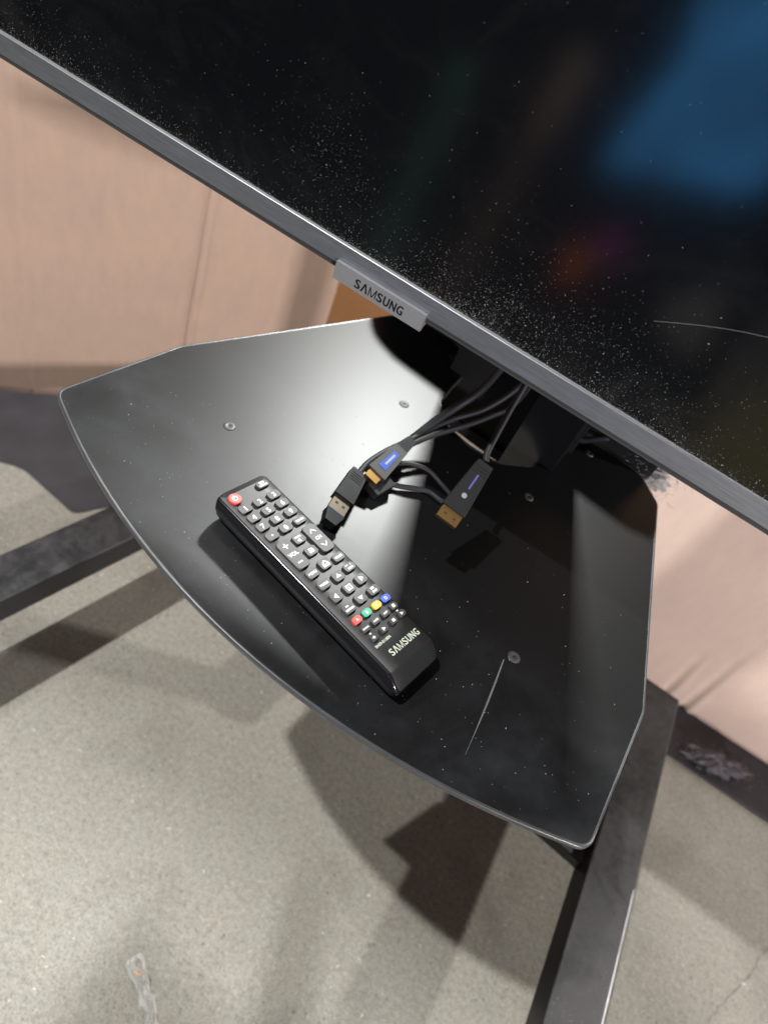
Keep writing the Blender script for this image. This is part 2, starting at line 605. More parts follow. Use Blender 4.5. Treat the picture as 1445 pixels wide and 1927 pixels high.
# shelf outline
half = [(198.6 * t, -44 * (1 - t * t)) for t in [i / 14 for i in range(0, 14)]]      # front bow, centre to near the corner
corner = round_poly([(185.0, -6.0), (201.5, 1.2), (199.6, 101)], [0, 11, 0], 8)[1:-1]
side = round_poly([(199.8, 60), (199.4, 101), (143.5, 303), (120, 325), (88, 327), (66, 321), (54, 300), (50, 268), (45, 238), (26, 217), (0, 212)],
                  [0, 14, 14, 14, 14, 12, 14, 14, 12, 14, 0], 5)[1:]
right = half + corner + side
outline = right + [(-x, y) for x, y in reversed(right) if abs(x) > 1e-6]
shelf = spart('shelf', prism_bm(outline, -4.5, 0.0, 1.4, 3), 'shelf_coat')
tag(shelf, 'black satin tray shelf with a bowed front edge')
rim = bmesh.new()
rr = []
for i, (x, y) in enumerate(outline):
    p0, p1 = Vector(outline[i - 1]), Vector(outline[(i + 1) % len(outline)])
    t = (p1 - p0).normalized()
    nrm = Vector((t.y, -t.x))
    rr.append([rim.verts.new(((x + nrm.x * a) * MM, (y + nrm.y * a) * MM, z * MM)) for a, z in ((-1.15, 0.0), (-0.55, 0.16), (0.2, -0.1), (0.55, -0.8), (0.55, -3.4), (0.1, -4.3))])
for i in range(len(rr)):
    A, B = rr[i], rr[(i + 1) % len(rr)]
    for k in range(5):
        rim.faces.new((A[k], A[k + 1], B[k + 1], B[k]))
bmesh.ops.recalc_face_normals(rim, faces=rim.faces)
to_obj('edge_trim', rim, 'rim_worn', shelf, smooth=True)
screws = [(-118.5, 69.6), (118.5, 69.6), (-60.9, 204.8), (60.9, 204.8), (74, 305), (-74, 305)]
for (x, y) in screws:
    bs = bmesh.new()
    prof = [(1.1, 0.15), (1.3, 0.55), (2.6, 0.75), (3.7, 0.55), (4.2, 0.06)]
    rings = []
    for r_, z_ in prof:
        rings.append([bs.verts.new((r_ * math.cos(k * math.pi / 8) * MM, r_ * math.sin(k * math.pi / 8) * MM, z_ * MM)) for k in range(16)])
    for A, B in zip(rings, rings[1:]):
        for k in range(16):
            bs.faces.new((A[k], B[k], B[(k + 1) % 16], A[(k + 1) % 16]))
    bs.faces.new(rings[0])
    bmesh.ops.recalc_face_normals(bs, faces=bs.faces)
    sc = to_obj('screw', bs, 'screw_steel', shelf, loc=(x * MM, y * MM, 0.0))
    sc2 = to_obj('hex_socket', prism_bm([(0.95 * math.cos(k * math.pi / 3), 0.95 * math.sin(k * math.pi / 3)) for k in range(6)], 0.1, 0.35), 'contact_dark', shelf, loc=(x * MM, y * MM, 0.0))
# scratches
def scratch(p0, p1, w, bend=0.0):
    bs = bmesh.new()
    P, Q = Vector((*p0, 0)), Vector((*p1, 0))
    d = (Q - P); nrm = Vector((-d.y, d.x, 0)).normalized()
    L, R_ = [], []
    for k in range(13):
        t = k / 12
        c = P + d * t + nrm * bend * math.sin(math.pi * t)
        ww = w * (0.25 + math.sin(math.pi * min(1, t + 0.12))) * 0.5
        L.append(bs.verts.new(((c + nrm * ww) * MM).to_tuple()[:2] + (0.06 * MM,)))
        R_.append(bs.verts.new(((c - nrm * ww) * MM).to_tuple()[:2] + (0.06 * MM,)))
    for k in range(12):
        bs.faces.new((R_[k], R_[k + 1], L[k + 1], L[k]))
    return bs
for p0, p1, w, be in [((114.5, 63), (126.2, -4.3), 0.9, 0.6)]:
    o = to_obj('scratch', scratch(p0, p1, w, be), 'scratch_grey', shelf)
pl = []
def in_shelf(x, y):
    return abs(x) < 194 and y > -42 * (1 - (x / 198) ** 2) and y < 200
for i in range(560):
    x, y = random.uniform(-195, 195), random.gauss(0, 55) if i % 3 else random.uniform(-40, 200)
    if in_shelf(x, y):
        pl.append((x, y, 0.02, random.choice([0.22, 0.3, 0.35, 0.6]) * random.uniform(0.6, 1.1), (0, 0, 1)))
tag(to_obj('dust', specks_bm(pl), 'dust_grey', shelf), kind='stuff')

# column, bracket, brace, unseen block added behind to shade the shelf
spart('column', box_bm(20, 60, 250, 285, -400, 150, 4, 3), 'column_black')
spart('mount_plate', box_bm(-66, 62, 287, 297, -37, 520, 2, 2), 'matte_black')
spart('mount_arm', box_bm(-45, 45, 160, 288, 330, 390, 3, 2), 'column_black')
spart('brace', box_bm(-60, 60, 283, 293, -48, -37, 2, 2), 'matte_black')
case = [(x, z) for x, z in round_poly([(-172, -8), (126, -8), (126, 88), (-172, 88)], [8, 8, 40, 46], 8)]  # outline of the unseen shadow blocker
bc = prism_bm(case, -395, -330, 2.5, 2)
bmesh.ops.rotate(bc, verts=bc.verts, cent=(0, 0, 0), matrix=Matrix.Rotation(math.radians(90), 3, 'X'))
spart('rear_blocker', bc, 'black_plastic')  # unseen, shaped to throw the curved shadow on the shelf
spart('blocker_bracket', box_bm(-40, 40, 298, 332, 30, 60, 1.5), 'column_black')

# legs: hollow steel tubes with end caps
def leg(cx0, y0, cx1, y1, w=57, zt=-390, zb=-428):
    d = Vector((cx1 - cx0, y1 - y0, 0)).normalized()
    nrm = Vector((d.y, -d.x, 0))
    pts = []
    for c, s in (((cx0, y0), -1), ((cx0, y0), 1), ((cx1, y1), 1), ((cx1, y1), -1)):
        p = Vector((*c, 0)) + nrm * s * w / 2
        pts.append((p.x, p.y))
    b_ = prism_bm(round_poly(pts, 3, 3), zb, zt, 4.0, 3)
    return b_
lr = spart('leg', leg(348, 552, 424, -230), 'dusty_black')
ll = spart('leg', leg(-296, 552, -372, -230), 'dusty_black')
spart('crossbar', box_bm(-276, 330, 440, 490, -427, -391.5, 4, 3), 'dusty_black')
spart('spine', box_bm(14, 66, 240, 440.5, -426, -392.5, 3, 2), 'dusty_black')
spart('gusset', prism_bm([(290, 254), (350, 254), (338, 340), (318, 340)], -426, -408, 2, 2), 'dusty_black')
for x, y in ((350, 520), (421, -190), (-298, 520), (-369, -190)):
    bw = bmesh.new()
    bmesh.ops.create_cone(bw, cap_ends=True, segments=28, radius1=42 * MM, radius2=42 * MM, depth=26 * MM)
    bmesh.ops.rotate(bw, verts=bw.verts, cent=(0, 0, 0), matrix=Matrix.Rotation(math.radians(90), 3, 'Y'))
    bevel_all(bw, 5 * MM, 3, 0.8)
    bmesh.ops.translate(bw, verts=bw.verts, vec=(x * MM, y * MM, (FZ + 42.2) * MM))
    for sd in (-1, 1):
        box_bm(x + sd * 18 - 2, x + sd * 18 + 2, y - 12, y + 12, FZ + 30, -440, 1, 1, bw)
    box_bm(x - 22, x + 22, y - 16, y + 16, -440, -427.5, 1.5, 1, bw)
    spart('caster', bw, 'black_plastic')
spart('edge_highlight', tube_bm([(348 + (552 - y) * 0.0972 + 27.2, y, -391.0) for y in (262, 220, 160, 100, 40)], 1.3, 8, 6), 'highlight_grey', smooth=True)  # pale strip painting the highlight along the worn leg edge
pl = []
for i in range(420):
    t = random.random() ** 1.6
    y = 60 + 300 * t
    cx = 348 + (552 - y) * 0.0972
    pl.append((cx + random.uniform(-24, 24), y, -389.9, random.uniform(0.35, 1.0), (0, 0, 1)))
o = spart('leg_dust', specks_bm(pl), 'dust_dim', None)
tag(o, kind='stuff')

# ------------------------------------------------------------------ television
YAW = math.atan(0.1077)
TVX, TVY, TVZ = -60.0, 103.55 - 0.1077 * 60, 130.0
tv = empty('television', (TVX * MM, TVY * MM, TVZ * MM), (0, 0, YAW), 'dusty flat television with brushed silver bezel and dark screen', 'television')
# local frame: x along the bottom edge, y to the back, z up from the lower edge of the bezel; mm
XL, XR, HT = -452, 452, 526
def tvp(name, bm, mat, parent=None, smooth=False):
    return to_obj(name, bm, mat, parent or tv, smooth=smooth)
# bottom bezel: front face from z=2.6 to z=14.6, small bright inner chamfer down to the glass
def bar_profile(x0, x1, prof):
    b_ = bmesh.new()
    A = [b_.verts.new((x0 * MM, y * MM, z * MM)) for y, z in prof]
    B = [b_.verts.new((x1 * MM, y * MM, z * MM)) for y, z in prof]
    k = len(prof)
    for i in range(k):
        b_.faces.new((A[i], B[i], B[(i + 1) % k], A[(i + 1) % k]))
    b_.faces.new(list(reversed(A)))
    b_.faces.new(B)
    bmesh.ops.recalc_face_normals(b_, faces=b_.faces)
    return b_
tvp('bottom_bezel', bar_profile(XL, XR, [(0.0, 3.4), (0.35, 2.9), (9, 2.9), (9, 14.6), (1.9, 14.6), (0.55, 14.9), (0.0, 14.4)]), 'brushed_metal')
tvp('bezel_inner_edge', bar_profile(XL, XR, [(0.15, 14.95), (0.45, 14.92), (1.66, 14.7), (1.66, 15.35), (0.55, 15.45), (0.15, 15.2)]), 'edge_dusty')
tvp('bezel_underlip', bar_profile(XL + 2, XR - 2, [(0.9, 0.2), (1.2, 0.0), (10, 0.0), (10, 2.88), (0.7, 2.88)]), 'dark_strip')
for x0, x1 in ((XL, XL + 12), (XR - 12, XR)):
    tvp('side_bezel', box_bm(x0, x1, 0, 9, 15.0, HT, 0.5, 2), 'brushed_metal')
tvp('top_bezel', box_bm(XL, XR, 0, 9, HT + 0.1, HT + 12, 0.5, 2), 'brushed_metal')
screen = tvp('screen', box_bm(XL + 12.1, XR - 12.1, 1.7, 6, 14.65, HT, 0, 0), 'screen_glass')
tag(screen, 'dark glossy screen speckled with white dust')
hb = prism_bm(round_poly([(XL + 30, 20), (XR - 30, 20), (XR - 30, HT - 20), (XL + 30, HT - 20)], 30, 5), -38, -10.1, 4, 3)
bmesh.ops.rotate(hb, verts=hb.verts, cent=(0, 0, 0), matrix=Matrix.Rotation(math.radians(90), 3, 'X'))
tvp('back_housing', hb, 'black_plastic')
tvp('rear_frame', box_bm(XL + 1, XR - 1, 9.1, 14, 1, HT + 10, 1, 1), 'black_plastic')
# badge hanging under the middle of the bezel
bb = bmesh.new()
badge = tvp('brand_badge', box_bm(-29.2, 29.2, -2.6, -0.15, -4.6, 5.6, 0.35, 2), 'badge_silver')
tvp('badge_foot', bar_profile(-28.8, 29.0, [(-0.1, -4.4), (4.4, -1.8), (4.4, -0.15), (-0.1, -0.15)]), 'badge_silver')
wordmark('lettering', 31.5, 5.2, 'print_black', badge, (0.6 * MM, -2.61 * MM, 0.1 * MM), (math.radians(90), 0, 0), 0.78)
# dust on the glass: thick along the lower edge, patchy above
pl = []
def dust_density(x, z):
    h = z - 15
    d = 0.30 * math.exp(-h / 3.2) + 0.03 * math.exp(-h / 24)
    p = noise.noise(Vector((x * 0.013, z * 0.016, 3.1))) + 0.5 * noise.noise(Vector((x * 0.04, z * 0.045, 8.2)))
    d *= 0.6 + 1.3 * max(0, p + 0.25)
    # two dense clouds
    for cx, cz, rx, rz, a in ((-60, 62, 24, 18, 0.10), (-42, 40, 26, 16, 0.12), (52, 24, 34, 16, 0.22), (85, 34, 40, 20, 0.09), (135, 32, 50, 26, 0.09), (70, 58, 40, 22, 0.035), (-215, 30, 50, 16, 0.05)):
        d += a * math.exp(-((x - cx) / rx) ** 2 - ((z - cz) / rz) ** 2)
    return d + 0.0022
tries = 0
while len(pl) < 9800 and tries < 400000:
    tries += 1
    x = random.uniform(-330, 260)
    z = 15 + random.random() ** 2.2 * 190
    w = dust_density(x, z) * 2.0
    if random.random() < w * (0.25 + 0.75 * ((z - 15) / 190) ** 0.55):
        s = random.choice([0.08, 0.10, 0.13, 0.16, 0.2, 0.27]) * random.uniform(0.8, 1.2)
        if random.random() < 0.03:
            s *= 1.9
        pl.append((x, 1.69, z, s, (0, -1, 0)))
tag(tvp('screen_dust', specks_bm(pl), 'dust_white', screen), 'white dust specks, thickest along the lower edge', kind='stuff')
# fluff along the seam between glass and bezel
pl = []
for i in range(4200):
    x = random.uniform(-330, 250)
    if random.random() > 0.35 + 0.65 * (0.5 + noise.noise(Vector((x * 0.05, 1.0, 0)))):
        continue
    pl.append((x, random.uniform(0.5, 1.7), 14.75 + abs(random.gauss(0, 0.22)), random.uniform(0.14, 0.34), (0, -0.7, 0.7)))
tag(tvp('seam_fluff', specks_bm(pl), 'dust_white', None), kind='stuff')
# hairline scratch in the glass, right of the middle
hs = tube_bm([(128, 1.66, 61.2), (139, 1.66, 66.6), (150, 1.66, 71.6), (161, 1.66, 76), (173, 1.66, 80)], 0.09, 5, 6)
tvp('hair', hs, 'dust_dim', screen)

# ------------------------------------------------------------------ remote control
RA = math.radians(-6.07)
remote = empty('remote_control', (-66.1 * MM, 22.6 * MM, 0), (0, 0, RA), 'black television remote with a red power button, lying on the shelf', 'remote control')
# local: x = along the remote from its top end, y = across (reading direction), z up
def rpart(name, bm, mat, parent=None, smooth=False):
    return to_obj(name, bm, mat, parent or remote, smooth=smooth)
def loft(sections, mat, name, smooth=True):
    b_ = bmesh.new()
    rings = [[b_.verts.new((p[0] * MM, p[1] * MM, p[2] * MM)) for p in s] for s in sections]
    k = len(rings[0])
    for A, B in zip(rings, rings[1:]):
        for i in range(k):
            b_.faces.new((A[i], A[(i + 1) % k], B[(i + 1) % k], B[i]))
    b_.faces.new(list(reversed(rings[0])))
    b_.faces.new(rings[-1])
    bmesh.ops.recalc_face_normals(b_, faces=b_.faces)
    o = rpart(name, b_, mat, None, smooth)
    return o
def half_width(l):
    w = 19.0
    if l < 3.2:
        w -= 3.0 * (1 - math.sqrt(max(0, 1 - ((3.2 - l) / 3.2) ** 2)))
    if l > 145.5:
        w -= 2.6 * (1 - math.sqrt(max(0, 1 - ((l - 145.5) / 4.0) ** 2)))
    return w
def top_z(l):
    z = 19.4
    if l > 140.6:
        z -= 0.55 * (l - 140.6) + 0.035 * (l - 140.6) ** 2
    if l < 1.6:
        z -= 0.5 * (1.6 - l)
    return z
LS = [0, 0.35, 0.9, 1.6, 2.4, 3.2, 10, 40, 75, 110, 135, 139.4, 140.6, 141.4, 143, 145.5, 147, 148.2, 149.0, 149.3]
secs = []
for l in LS:
    w = half_width(l) - 1.9; t = top_z(l)
    secs.append([(l, y, z) for y, z in ((-w + 0.3, t - 1.2), (-w, t - 0.35), (-w + 0.25, t - 0.08), (-w * 0.5, t + 0.05), (0, t + 0.1), (w * 0.5, t + 0.05), (w - 0.25, t - 0.08), (w, t - 0.35), (w - 0.3, t - 1.2))])
top_shell = loft(secs, 'remote_top', 'top_shell')
secs = []
for l in LS:
    w = half_width(l); t = top_z(l) - 0.35
    lift = 5.0 * max(0, (6 - l) / 6) ** 2 + 3.0 * max(0, (l - 143) / 6.3) ** 2
    hw = [(w * 0.55, 0.3 + lift), (w * 0.78, 1.2 + lift), (w * 0.92, 4.5 + lift * 0.7), (w - 0.1, 10 + lift * 0.25), (w, t - 3.4), (w - 0.35, t - 2.9), (w - 0.1, t - 2.4), (w - 0.35, t - 1.5), (w - 0.95, t - 0.7), (w - 1.85, t - 0.2)]
    secs.append([(l, -y, z) for y, z in hw] + [(l, y, z) for y, z in reversed(hw)])
lower_shell = loft(secs, 'remote_shell', 'lower_shell')
for l, y in ((12, -9), (12, 9), (136, -9), (136, 9)):
    rpart('rubber_foot', prism_bm(rrect(l, y, 5, 3, 1), 0.0, 1.0), 'cord_rubber')
rpart('infrared_window', prism_bm(rrect(1.9, 0, 3.0, 30, 1.2), 18.2, 19.53, 0.15), 'black_gloss')
# gasket plate behind the lower key block, slightly raised
TXT = (0, 0, math.radians(-90))     # reading direction is local +y
KZ = 19.35
def key(name, l, y, dl, dw, mat='key_rubber', r=1.2, h=1.7):
    return rpart(name, prism_bm(rrect(l, y, dl, dw, r), KZ, KZ + h, 0.45, 2), mat)
def sym(k, s, l, y, size, mat='print_white', bold=0.05, sx=1.0, h=1.7, line=0.85):
    return text_mesh('symbol', s, size, mat, k, (l * MM, y * MM, (KZ + h + 0.02) * MM), (0, 0, math.radians(90)), 0.02, bold, sx, 1.0, line)
def shape(k, pts, mat='print_white', h=1.7):
    return to_obj('symbol', prism_bm(pts, KZ + h, KZ + h + 0.05), mat, k)

# power key
bp = prism_bm([(7.9 + 4.0 * math.cos(t * math.pi / 12), -11.2 + 4.0 * math.sin(t * math.pi / 12)) for t in range(24)], KZ, KZ + 2.0, 0.6, 3)
pk = rpart('power_button', bp, 'key_red')
tag(pk, 'round red power button')
arc = []
for i in range(15):
    t = math.radians(-150 + i * 300 / 14) ; arc.append((t, 1.75))
ring = [(7.9 + 1.85 * math.cos(t), -11.2 + 1.85 * math.sin(t)) for t, _ in arc] + [(7.9 + 1.25 * math.cos(t), -11.2 + 1.25 * math.sin(t)) for t, _ in reversed(arc)]
shape(pk, ring, 'print_pink', 2.0)
shape(pk, [(5.6, -11.45), (7.9, -11.45), (7.9, -10.95), (5.6, -10.95)], 'print_pink', 2.0)
k = key('source_button', 7.0, 10.2, 4.6, 8.0)
sym(k, 'SOURCE', 7.9, 10.2, 1.5)
shape(k, [(5.2, 8.6), (6.7, 8.6), (6.7, 11.8), (5.2, 11.8)])
shape(k, [(5.6, 9.2), (6.3, 9.2), (6.3, 11.2), (5.6, 11.2)], 'key_rubber', 1.72)
for i, s in enumerate('123456789'):
    l, y = 16.7 + 7.55 * (i // 3), (-10.7, 0, 10.7)[i % 3]
    k = key('number_button', l, y, 5.3, 8.2)
    sym(k, s, l, y, 4.6, bold=0.09)
k = key('text_button', 39.7, -10.6, 5.3, 8.2); sym(k, '\u2022', 39.7, -10.6, 4.2)
k = key('number_button', 39.5, 0, 5.3, 8.2); sym(k, '0', 39.5, 0, 4.6, bold=0.09)
k = key('previous_channel_button', 39.6, 10.7, 4.6, 8.2); sym(k, 'PRE-CH', 39.6, 10.7, 1.7, bold=0.07)
# rockers
def chevron(l, y, dirn, s=2.1, t=0.75):
    return [(l + dirn * s * 0.55, y - s), (l - dirn * s * 0.55, y), (l + dirn * s * 0.55, y + s), (l + dirn * (s * 0.55 + t), y + s - 0.25), (l - dirn * (s * 0.55 - t), y), (l + dirn * (s * 0.55 + t), y - s + 0.25)]
k = key('volume_rocker', 56.0, -9.7, 20.5, 9.0, r=2.0, h=2.0)
shape(k, [(48.0, -10.15), (51.6, -10.15), (51.6, -9.45), (48.0, -9.45)], h=2.0)
shape(k, [(49.45, -11.6), (50.15, -11.6), (50.15, -8.0), (49.45, -8.0)], h=2.02)
sym(k, 'VOL', 56.2, -9.7, 3.3, bold=0.1, h=2.0)
shape(k, [(61.9, -11.5), (62.7, -11.5), (62.7, -8.1), (61.9, -8.1)], h=2.0)
k = key('channel_rocker', 55.2, 10.9, 20.5, 9.0, r=2.0, h=2.0)
shape(k, chevron(49.4, 10.9, 1), h=2.0)
sym(k, 'CH', 55.3, 10.9, 3.0, bold=0.1, h=2.0)
shape(k, chevron(61.2, 10.9, -1), h=2.0)
k = key('mute_button', 49.6, 0.9, 6.0, 7.6)
sym(k, 'MUTE', 48.3, 0.9, 1.7, bold=0.06)
shape(k, [(50.2, -1.0), (51.0, -1.0), (52.0, 1.2), (49.2, 1.2), (50.2, -0.2)])
k = key('channel_list_button', 59.7, 1.0, 6.0, 7.6); sym(k, 'CH\nLIST', 59.7, 1.0, 2.1, bold=0.07, line=0.75)
k = key('menu_button', 71.6, -9.2, 5.4, 8.0); sym(k, 'MENU', 71.6, -9.2, 2.1, bold=0.08)
k = key('home_button', 70.7, 1.4, 6.4, 7.6)
shape(k, [(68.6, 1.4), (70.6, 3.6), (72.8, 3.6), (72.8, -0.8), (70.6, -0.8)])
shape(k, [(69.5, 1.4), (71.0, 2.8), (72.2, 2.8), (72.2, 0.0), (71.0, 0.0)], 'key_rubber', 1.72)
shape(k, [(71.2, 0.7), (71.6, 0.7), (71.6, 2.1), (71.2, 2.1)], h=1.74)
k = key('guide_button', 71.7, 11.4, 5.0, 7.8); sym(k, 'GUIDE', 71.7, 11.4, 1.8, bold=0.08)
k = key('tools_button', 80.6, -9.0, 5.4, 8.0); sym(k, 'TOOLS', 80.6, -9.0, 1.9, bold=0.09)
k = key('up_button', 81.1, 1.8, 6.0, 7.2); shape(k, [(79.6, 1.8), (82.0, 0.0), (82.0, 3.6)])
k = key('info_button', 80.3, 11.8, 5.0, 7.6)
shape(k, [(78.7, 9.6), (79.2, 9.6), (79.2, 11.4), (78.7, 11.4)])
sym(k, 'i', 79.2, 13.4, 2.0); sym(k, 'INFO', 81.2, 12.0, 1.7, bold=0.07)
k = key('left_button', 90.2, -8.8, 6.0, 7.2); shape(k, [(90.2, -10.6), (88.4, -8.0), (92.0, -8.0)])
k = key('enter_button', 90.2, 1.4, 6.2, 7.0)
shape(k, [(88.5, -0.5), (91.9, -0.5), (91.9, 3.3), (88.5, 3.3)])
shape(k, [(89.1, 0.2), (91.3, 0.2), (91.3, 2.6), (89.1, 2.6)], 'key_rubber', 1.72)
shape(k, [(89.7, 0.9), (91.2, 0.9), (91.2, 1.5), (89.7, 1.5)], h=1.74)
k = key('right_button', 89.9, 11.5, 6.0, 7.2); shape(k, [(89.9, 13.2), (88.1, 10.6), (91.7, 10.6)])
k = key('down_button', 98.8, 2.1, 6.0, 7.2); shape(k, [(100.3, 2.1), (97.9, 0.3), (97.9, 3.9)])
k = key('return_button', 99.7, -8.3, 5.4, 8.0)
shape(k, [(97.7, -9.3), (98.1, -7.5), (98.7, -7.5), (98.7, -9.6), (98.2, -9.8)])
sym(k, 'RETURN', 100.5, -8.3, 1.6, bold=0.09)
k = key('exit_button', 99.4, 12.2, 5.4, 7.8); sym(k, 'EXIT', 100.4, 12.4, 1.8, bold=0.09); shape(k, [(97.6, 10.9), (98.9, 10.9), (98.9, 13.2), (97.6, 13.2)])
for s, y, mt in (('A', -9.8, 'key_coral'), ('B', -1.9, 'key_green'), ('C', 6.2, 'key_yellow'), ('D', 14.0, 'key_blue')):
    k = key('colour_button', 107.4, y, 4.2, 6.2, mt, 1.3)
    sym(k, s, 107.4, y, 2.6, bold=0.05)
for s, y in (('E-MAN', -9.7), ('P.SIZE', -1.5), ('SUBT', 6.6)):
    k = key('function_button', 113.9, y, 3.8, 6.2); sym(k, s, 113.9, y, 1.4, bold=0.09)
k = key('stop_button', 113.5, 13.9, 3.8, 5.2); shape(k, [(112.5, 12.9), (114.5, 12.9), (114.5, 14.9), (112.5, 14.9)])
k = key('rewind_button', 120.5, -10.0, 3.8, 5.2); shape(k, [(119.5, -10.0), (120.5, -11.4), (121.5, -10.0), (120.5, -9.0)])
k = key('play_button', 120.1, -1.5, 3.8, 5.2); shape(k, [(120.1, -0.2), (118.9, -2.6), (121.3, -2.6)])
k = key('pause_button', 119.8, 6.9, 3.8, 5.2); shape(k, [(118.9, 5.9), (120.7, 5.9), (120.7, 7.9), (118.9, 7.9)])
k = key('forward_button', 119.6, 14.4, 3.8, 5.2); shape(k, [(119.6, 15.6), (118.5, 13.4), (120.7, 13.4)])
rpart('printed_mark', prism_bm([(117.0, -9.9), (118.0, -9.9), (118.0, -8.5), (117.0, -8.5)], KZ + 0.12, KZ + 0.2), 'print_glow')
rpart('printed_mark', prism_bm([(116.2, 13.6), (117.1, 13.6), (117.1, 15.0), (116.2, 15.0)], KZ + 0.12, KZ + 0.2), 'print_glow')
text_mesh('model_number', 'BN59-01180A', 2.3, 'print_glow', remote, (125.0 * MM, -6.8 * MM, (KZ + 0.17) * MM), (0, 0, math.radians(90)), 0.03, 0.07, 0.9)
wordmark('brand_lettering', 23.5, 4.1, 'print_glow', remote, (132.3 * MM, 2.8 * MM, (KZ + 0.17) * MM), (0, 0, math.radians(90)), 0.62, 0.05)

# ------------------------------------------------------------------ cables
def oriented_prism(p0, p1, w0, w1, t, up, bev=1.0, z_off=0.0, seg=2):
    """flat plug body from p0 to p1 (mm): width w0 -> w1, thickness t, face normal as close to up as can be"""
    P, Q = Vector(p0), Vector(p1)
    x = (Q - P).normalized()
    z = Vector(up) - x * Vector(up).dot(x)
    z.normalize()
    y = z.cross(x)
    L = (Q - P).length
    b_ = bmesh.new()
    pts = [(0, -w0 / 2), (L, -w1 / 2), (L, w1 / 2), (0, w0 / 2)]
    lo = [b_.verts.new((a * MM, c * MM, (z_off - t / 2) * MM)) for a, c in pts]
    hi = [b_.verts.new((a * MM, c * MM, (z_off + t / 2) * MM)) for a, c in pts]
    b_.faces.new(list(reversed(lo))); b_.faces.new(hi)
    for i in range(4):
        b_.faces.new((lo[i], lo[(i + 1) % 4], hi[(i + 1) % 4], hi[i]))
    if bev:
        bevel_all(b_, bev * MM, seg)
    M = Matrix(((x.x, y.x, z.x, P.x * MM), (x.y, y.y, z.y, P.y * MM), (x.z, y.z, z.z, P.z * MM), (0, 0, 0, 1)))
    b_.transform(M)
    return b_, M

# display cable: plug hangs free in front of the column
dp = empty('display_cable', (0.020, 0.172, 0.097), label='black display cable hanging free with a gold plug', cat='cable')
def cpart(root, name, bm, mat, parent=None, smooth=False):
    o = to_obj(name, bm, mat, parent or root, smooth=smooth)
    if parent is None:
        o.location = -root.location
    return o
A, B = (34, 120, 63), (37.5, 89.0, 45)
cpart(dp, 'cord', tube_bm([(33.5, 122, 64), (30, 128, 68), (24, 153, 85), (20, 172, 99), (12, 190, 130), (8, 200, 190)], 2.1, 12, 8), 'cord_rubber', smooth=True)
UPV = (0.25, -0.55, 0.8)
bm_, M_ = oriented_prism(A, B, 10.5, 15.6, 7.0, UPV, 1.6, seg=3)
hs = cpart(dp, 'plug_housing', bm_, 'plug_plastic')
d = (Vector(B) - Vector(A)).normalized()
bm_, _ = oriented_prism(Vector(B) - d * 0.5, Vector(B) + d * 8.0, 13.8, 13.8, 4.2, UPV, 0.4)
sh = cpart(dp, 'plug_shell', bm_, 'gold')
for off in (-3.2, 3.2):
    z = Vector(UPV) - d * Vector(UPV).dot(d); z.normalize(); y = z.cross(d)
    c = Vector(B) + d * 4.2 + y * off
    bm_, _ = oriented_prism(c - d * 0.8, c + d * 0.8, 1.8, 1.8, 0.3, UPV, 0.0, 2.0)
    cpart(dp, 'latch_slot', bm_, 'contact_dark')
c = Vector(A) + d * 9
bm_, _ = oriented_prism(c, c + d * 11, 1.2, 1.2, 0.15, UPV, 0, 3.5)
cpart(dp, 'printed_line', bm_, 'print_violet')
c = Vector(A) + d * 25
bs = bmesh.new()
bmesh.ops.create_circle(bs, cap_ends=True, segments=18, radius=1.7 * MM)
z = Vector(UPV) - d * Vector(UPV).dot(d); z.normalize(); y = z.cross(d)
bs.transform(Matrix(((d.x, y.x, z.x, 0), (d.y, y.y, z.y, 0), (d.z, y.z, z.z, 0), (0, 0, 0, 1))))
bmesh.ops.translate(bs, verts=bs.verts, vec=(c + z * 3.6) * MM)
cpart(dp, 'printed_emblem', bs, 'print_grey')

for kk in range(3):
    c = Vector(A) + d * (3 + kk * 2.2)
    bm_, _ = oriented_prism(c, c + d * 1.0, 9.0 + kk * 0.4, 9.2 + kk * 0.4, 0.5, UPV, 0.1, 3.55)
    cpart(dp, 'grip_ridge', bm_, 'plug_plastic')

# usb cable lying across the shelf
us = empty('usb_cable', (-0.020, 0.060, 0.0), label='black usb cable with blue-tongued metal plug beside the remote', cat='cable')
cpart(us, 'cord', tube_bm([(-31, 98, 11), (-33, 112, 12), (-32, 130, 13), (-28, 150, 15), (-24, 170, 18), (-16, 192, 26), (-2, 207, 40), (8, 222, 62), (12, 226, 95), (10, 228, 160)], 2.3, 12, 8), 'cord_rubber', smooth=True)
A, B = (-31.5, 99, 10.5), (-24, 73, 8.6)
UPU = (0.30, 0.0, 1)
bm_, _ = oriented_prism(A, B, 11.5, 14.2, 8.0, UPU, 1.6, seg=3)
cpart(us, 'plug_housing', bm_, 'plug_plastic')
d = (Vector(B) - Vector(A)).normalized()
for kk in range(4):
    c = Vector(A) + d * (3.5 + kk * 2.0)
    bm_, _ = oriented_prism(c, c + d * 0.9, 8.5 + kk * 0.3, 8.7 + kk * 0.3, 0.5, UPU, 0.1, 4.05)
    cpart(us, 'grip_ridge', bm_, 'plug_plastic')
bm_, _ = oriented_prism(Vector(B) - d, Vector(B) + d * 11.5, 12, 12, 4.5, UPU, 0.3)
sh = cpart(us, 'plug_shell', bm_, 'shell_steel')
z = Vector(UPU) - d * Vector(UPU).dot(d); z.normalize(); y = z.cross(d)
for off in (-2.6, 2.6):
    c = Vector(B) + d * 5.5 + y * off
    bm_, _ = oriented_prism(c - d * 1.0, c + d * 1.0, 2.1, 2.1, 0.3, UPU, 0, 2.15)
    cpart(us, 'latch_slot', bm_, 'contact_dark')
bm_, _ = oriented_prism(Vector(B) + d * 11.4, Vector(B) + d * 13.2, 11.4, 11.0, 4.1, UPU, 0.2)
